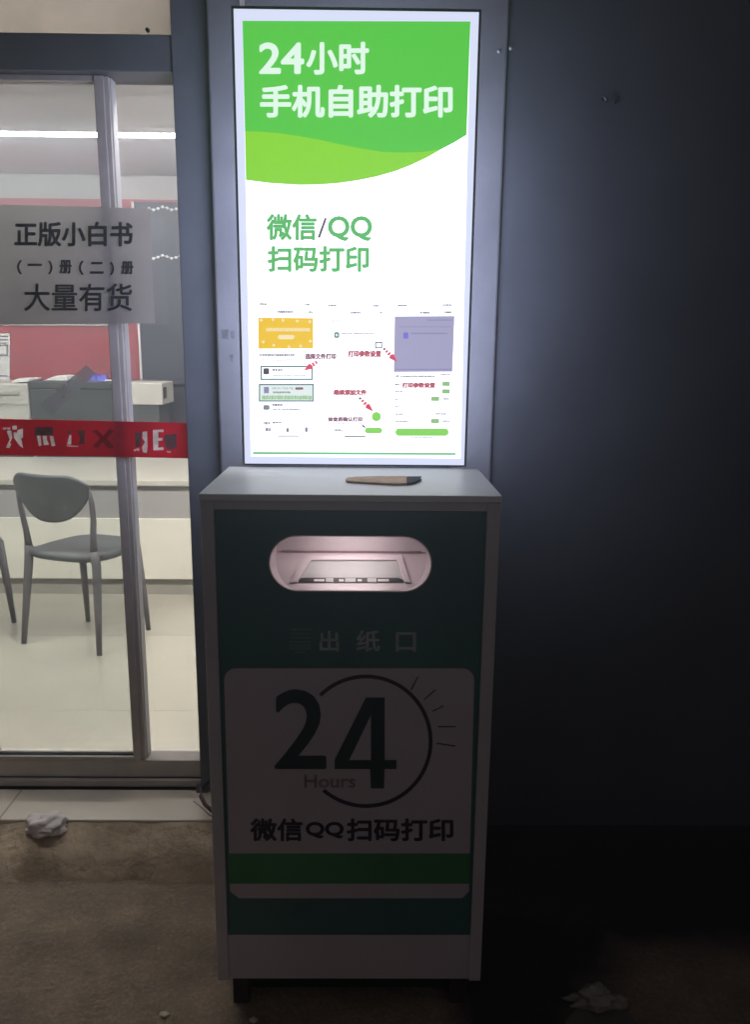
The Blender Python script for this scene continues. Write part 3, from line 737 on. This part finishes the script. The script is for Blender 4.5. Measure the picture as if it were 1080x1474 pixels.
def tiny(x0, y0, x1, y1, seed=0):              # a line of print too small to read
    r = random.Random(seed + int(x0 * 7 + y0 * 13)); out = []; x = x0
    while x < x1 - .5:
        w = r.uniform(1.0, 2.3); o_ = r.uniform(-.25, .25)
        out.append(rect(x, y0 + o_, min(x + w, x1), y1 + o_)); x += w + r.uniform(.35, .8)
    return out
def arrow(tail, tip, w):
    dx, dy = tip[0] - tail[0], tip[1] - tail[1]; l = math.hypot(dx, dy); ux, uy = dx / l, dy / l; nx, ny = -uy, ux
    h = (tip[0] - ux * l * .48, tip[1] - uy * l * .48); q = (tip[0] - ux * l * .42, tip[1] - uy * l * .42)
    head = [tip, (q[0] + nx * w, q[1] + ny * w), (h[0] - ux * 1, h[1] - uy * 1), (q[0] - nx * w, q[1] - ny * w)]
    tl = []
    for k in range(3):
        a = (tail[0] + ux * l * (.02 + .17 * k), tail[1] + uy * l * (.02 + .17 * k)); b_ = (a[0] + ux * l * .11, a[1] + uy * l * .11)
        tl.append(bar(a, b_, w * (.8 + .25 * k)))
    return head, tl

# left phone screen
s1 = flat('phone_screenshot', [rect(371, 433, 453, 632)], L1 + .0002, E_white, lb)
flat('mint_box', [rect(373.5, 553.5, 451, 577)], L1, E_mint, s1)
flat('banner_picture', [[(371.5, 457), (451, 458), (451, 501.5), (372, 502)]], L1, E_yel, s1)
each('banner_mark', [tiny(383, 472, 446, 477)] + [rrect(400, 482, 424, 488.5, 3)] + [rrect(x - 2.2, y - 2, x + 2.2, y + 2, 2, 3) for x, y in ((376, 461), (393, 460), (407.5, 461), (428, 462), (446, 463), (379, 492), (394, 497), (416, 499), (433, 498), (447, 491))], L2, E_yel2, s1)
each('fine_print', [tiny(373, 436.5, 384, 439)] + [tiny(438, 437.5, 446, 440)] + [tiny(400, 447, 422, 450.5)] + [tiny(444, 448, 451, 451)] + [tiny(374, 509.5, 424, 512.5)] + [tiny(392, 531, 407, 534)] + [tiny(392, 557.5, 423, 560.5)] + [tiny(392, 581, 407, 584.5)] + [tiny(380, 607, 388, 611)] + [tiny(392, 607, 406, 609.5)] + [tiny(382, 616, 390, 621)] + [rect(400, 627, 431, 628.4), rrect(379, 530, 387.5, 539, 2)], L1, E_gry2, s1)
each('fine_print', [tiny(374, 517.5, 437, 519)] + [tiny(392, 539.5, 441, 541)] + [tiny(393, 563.5, 418, 566)] + [tiny(393, 588, 432, 590.5)] + [rrect(379, 583, 388, 590, 2), rrect(412, 616, 416, 622, 1.5), rrect(439, 615, 443, 622, 1.5)], L2, E_gry, s1)
flat('red_pill', [rrect(425, 557.5, 436.5, 561, 1.6)], L2, E_mag, s1)
flat('blue_icon', [rect(380, 557, 387, 566)], L2, E_vio2, s1)
each('box_outline', [frame_px(375, 526.5, 450.5, 547, 2.1), frame_px(372.5, 552.5, 452, 578.2, 1.9)], L2, E_teal, s1)
each('green_print', [tiny(377, 569.5, 449, 575)], L3, E_g3, s1)
h, t_ = arrow((461, 518), (437.5, 533.5), 4.6)
flat('pointing_arrow', [h] + t_[1:], L3, E_red, s1)
text('choose_text', [('选择文件打印', (439, 508.5, 484, 517.5))], L3, E_mag, s1, .55)
# middle phone screen
s2 = flat('phone_screenshot', [rect(470, 433, 553, 632)], L1 + .0002, E_white, lb)
each('fine_print', [tiny(473, 438.5, 485, 441)] + [tiny(538, 439, 546, 441.5)] + [tiny(505, 448.5, 519, 451.5)] + [tiny(547, 448.5, 551, 451.5)] + [rect(496, 627.4, 526, 629)] + [frame_px(540, 492, 550.4, 501.5, 1.7)] + [tiny(482, 618, 493, 620.5)], L1, E_gry2, s2)
each('fine_print', [tiny(492, 478.5, 539, 481.5)] + [tiny(478, 461, 491, 463)] + [tiny(485, 608, 496, 610)], L1, E_pale, s2)
flat('file_icon', [rrect(481, 478, 488.5, 486.5, 2.5)], L1, E_teal, s2); flat('file_icon_centre', [rect(483, 480.5, 486.5, 484)], L2, E_mint, s2)
each('green_button', [rrect(535.3, 593, 548.7, 606.4, 6.6), rrect(525.5, 615.5, 550.5, 623.8, 4)], L1, E_g2, s2)
for a, b_, w, m_ in (((552, 501), (572, 521), 4.4, E_red), ((517, 572), (538, 593), 4.2, E_red), ((518, 608), (527, 617), 1.6, E_gry2)):
    h, t_ = arrow(a, b_, w); flat('pointing_arrow', [h] + t_[1:], L3, m_, s2); flat('arrow_tail', t_[:1], L3, E_gry2, s2)
text('settings_text', [('打印参数设置', (501, 504.5, 549, 514))], L2, E_rtext, s2, .62)
text('add_text', [('继续添加文件', (480, 560.5, 528, 569))], L2, E_rtext, s2, .62)
text('confirm_text', [('检查后确认打印', (472, 600, 522, 607))], L2, E_mag, s2, .5)
# right phone screen
s3 = flat('phone_screenshot', [rect(566, 433, 655, 632)], L1 + .0002, E_white, lb)
flat('grey_screen', [[(568.5, 455.5), (654.5, 455), (651.5, 535), (567, 535.5)]], L1, E_vio, s3)
each('screen_line', [rect(615, 460, 651, 461.6), rect(575, 470, 650, 471), rect(592, 479, 644, 481), rect(570, 531, 651, 532.5)], L2, E_vio2, s3)
flat('file_icon', [rrect(580.8, 478.5, 588, 487.5, 1.5)], L3, E_blue, s3)
each('fine_print', [tiny(573, 438.5, 586, 441)] + [tiny(637, 438, 651, 440.5)] + [tiny(605, 448.5, 619, 451.5)] + [tiny(640, 448, 651, 451)] + [tiny(570, 540, 574, 543.5)] + [tiny(577, 540.5, 626, 542.8)] + [tiny(569, 552.5, 576, 554.5)] + [tiny(592, 629, 624, 630.2)], L1, E_gry2, s3)
each('fine_print', [tiny(569, 562.5, 581, 564.5)] + [tiny(569, 573.5, 576, 575.5)] + [tiny(569, 584.5, 576, 586.5)] + [tiny(569, 595, 581, 597.3)] + [tiny(569, 605.5, 588, 608)] + [tiny(627, 594.5, 643, 597)] + [tiny(638, 573, 646, 575.5)] + [tiny(637, 605, 648, 607.5)] + [tiny(634, 538, 650, 540)], L1, E_gry, s3)
each('green_tag', [rrect(637, 549.3, 648, 555.6, 1.2), rrect(636.7, 560.3, 648, 566.5, 1.2), rrect(621, 571, 632.6, 577.2, 1.2), rrect(620.5, 603, 632.5, 609.2, 1.2)], L1, E_g3, s3)
each('green_button', [rrect(569.5, 616.8, 646, 627.4, 5)], L1, E_g2, s3)
text('settings_text', [('打印参数设置', (579, 550.5, 627, 558.5))], L2, E_rtext, s3, .62)

# ------------------------------------------------------------------ litter
def crumple(name, c, sx, sy, sz, m, seed, label, cat, sub=4, amp=.45, group=None):
    bm = bmesh.new(); bmesh.ops.create_icosphere(bm, subdivisions=sub, radius=1)
    for v in bm.verts:
        d = noise.noise(v.co * 1.6 + Vector((seed, 0, 0))) * amp + abs(noise.noise(v.co * 3.7 + Vector((0, seed, 0)))) * amp * .9 - .15
        q = v.co * (1 + d); v.co = Vector((q.x * sx, q.y * sy, max(q.z, -.55) * sz))
    zmin = min(v.co.z for v in bm.verts)
    me = bpy.data.meshes.new(name); 
    for v in bm.verts: v.co.z -= zmin
    for f in bm.faces: f.smooth = sub > 3
    bm.to_mesh(me); bm.free(); me.materials.append(m)
    o = bpy.data.objects.new(name, me); COL.objects.link(o); o.location = c
    return tag(o, label, cat, group)
q = PZ(66, 1196, .075)
crumple('crumpled_tissue', (q.x, q.y + .005, .078), .066, .046, .027, M_tissue, 3.1, 'crumpled white tissue at the edge of the doorstep', 'tissue')
q = PZ(860, 1445, .0)
crumple('plastic_bag', (q.x, q.y, .001), .055, .03, .024, M_plastic, 8.4, 'crumpled pale plastic bag on the dark pavement at lower right', 'plastic bag', 4, .6)
q = PZ(850, 1474, .0)
cl = MB(); cl.prism([PZ(a, c, .002) for a, c in ((810, 1478), (832, 1451), (880, 1449), (910, 1462), (922, 1490), (815, 1500))], (0, 0, .004))
tag(cl.build('card_scrap', M_cardboard), 'flat dull card scrap under the pale plastic bag', 'card scrap')
for a, c, s, lb_ in ((236, 1462, .012, 'largest pale pebble on the pavement left of the cabinet foot'), (295, 1253, .009, 'pale pebble at the edge of the cement apron beside the cabinet'), (222, 1256, .007, 'tiny pale pebble on the cement apron left of the cabinet'), (365, 1470, .011, 'pale pebble under the front edge of the cabinet')):
    q = PZ(a, c, .0 if c > 1300 else .012)
    crumple('pebble', (q.x, q.y, .0 if c > 1300 else .014), s, s * .8, s * .5, M_pebble, a, lb_, 'pebble', 2, .3, 'pale pebbles on the pavement')
# cable by the jamb foot
cbz = MB(); q = P(288, 1138, .70)
pts = [P(300, 1125, .70), P(291, 1135, .66), P(289, 1146, .62), P(295, 1158, .585), P(308, 1170, .55)]
cbz.tube(pts, .006, 10)
tag(cbz.build('cable', M_cable), 'dark cable curling out beside the door jamb foot', 'cable')
cbz = MB(); cbz.tube([P(279, 1153, .60), P(289, 1161, .585), P(304, 1175, .56)], .0025, 8)
tag(cbz.build('wire', M_caulk), 'thin white wire on the doorstep beside the cabinet', 'wire')

# ------------------------------------------------------------------ added thin volume, imitates camera bloom round the glowing box
vm = bpy.data.materials.new('bloom_volume'); vm.use_nodes = True
vn = vm.node_tree; vn.nodes.remove(vn.nodes['Principled BSDF'])
pvn = vn.nodes.new('ShaderNodeVolumePrincipled')
pvn.inputs['Color'].default_value = (.80, .86, 1.0, 1); pvn.inputs['Density'].default_value = .07; pvn.inputs['Anisotropy'].default_value = .75
vn.links.new(pvn.outputs[0], vn.nodes['Material Output'].inputs['Volume'])
hz = MB().box(-15, 15, -15, 15, -1, 3.6).build('bloom_haze', vm); hz['kind'] = 'stuff'
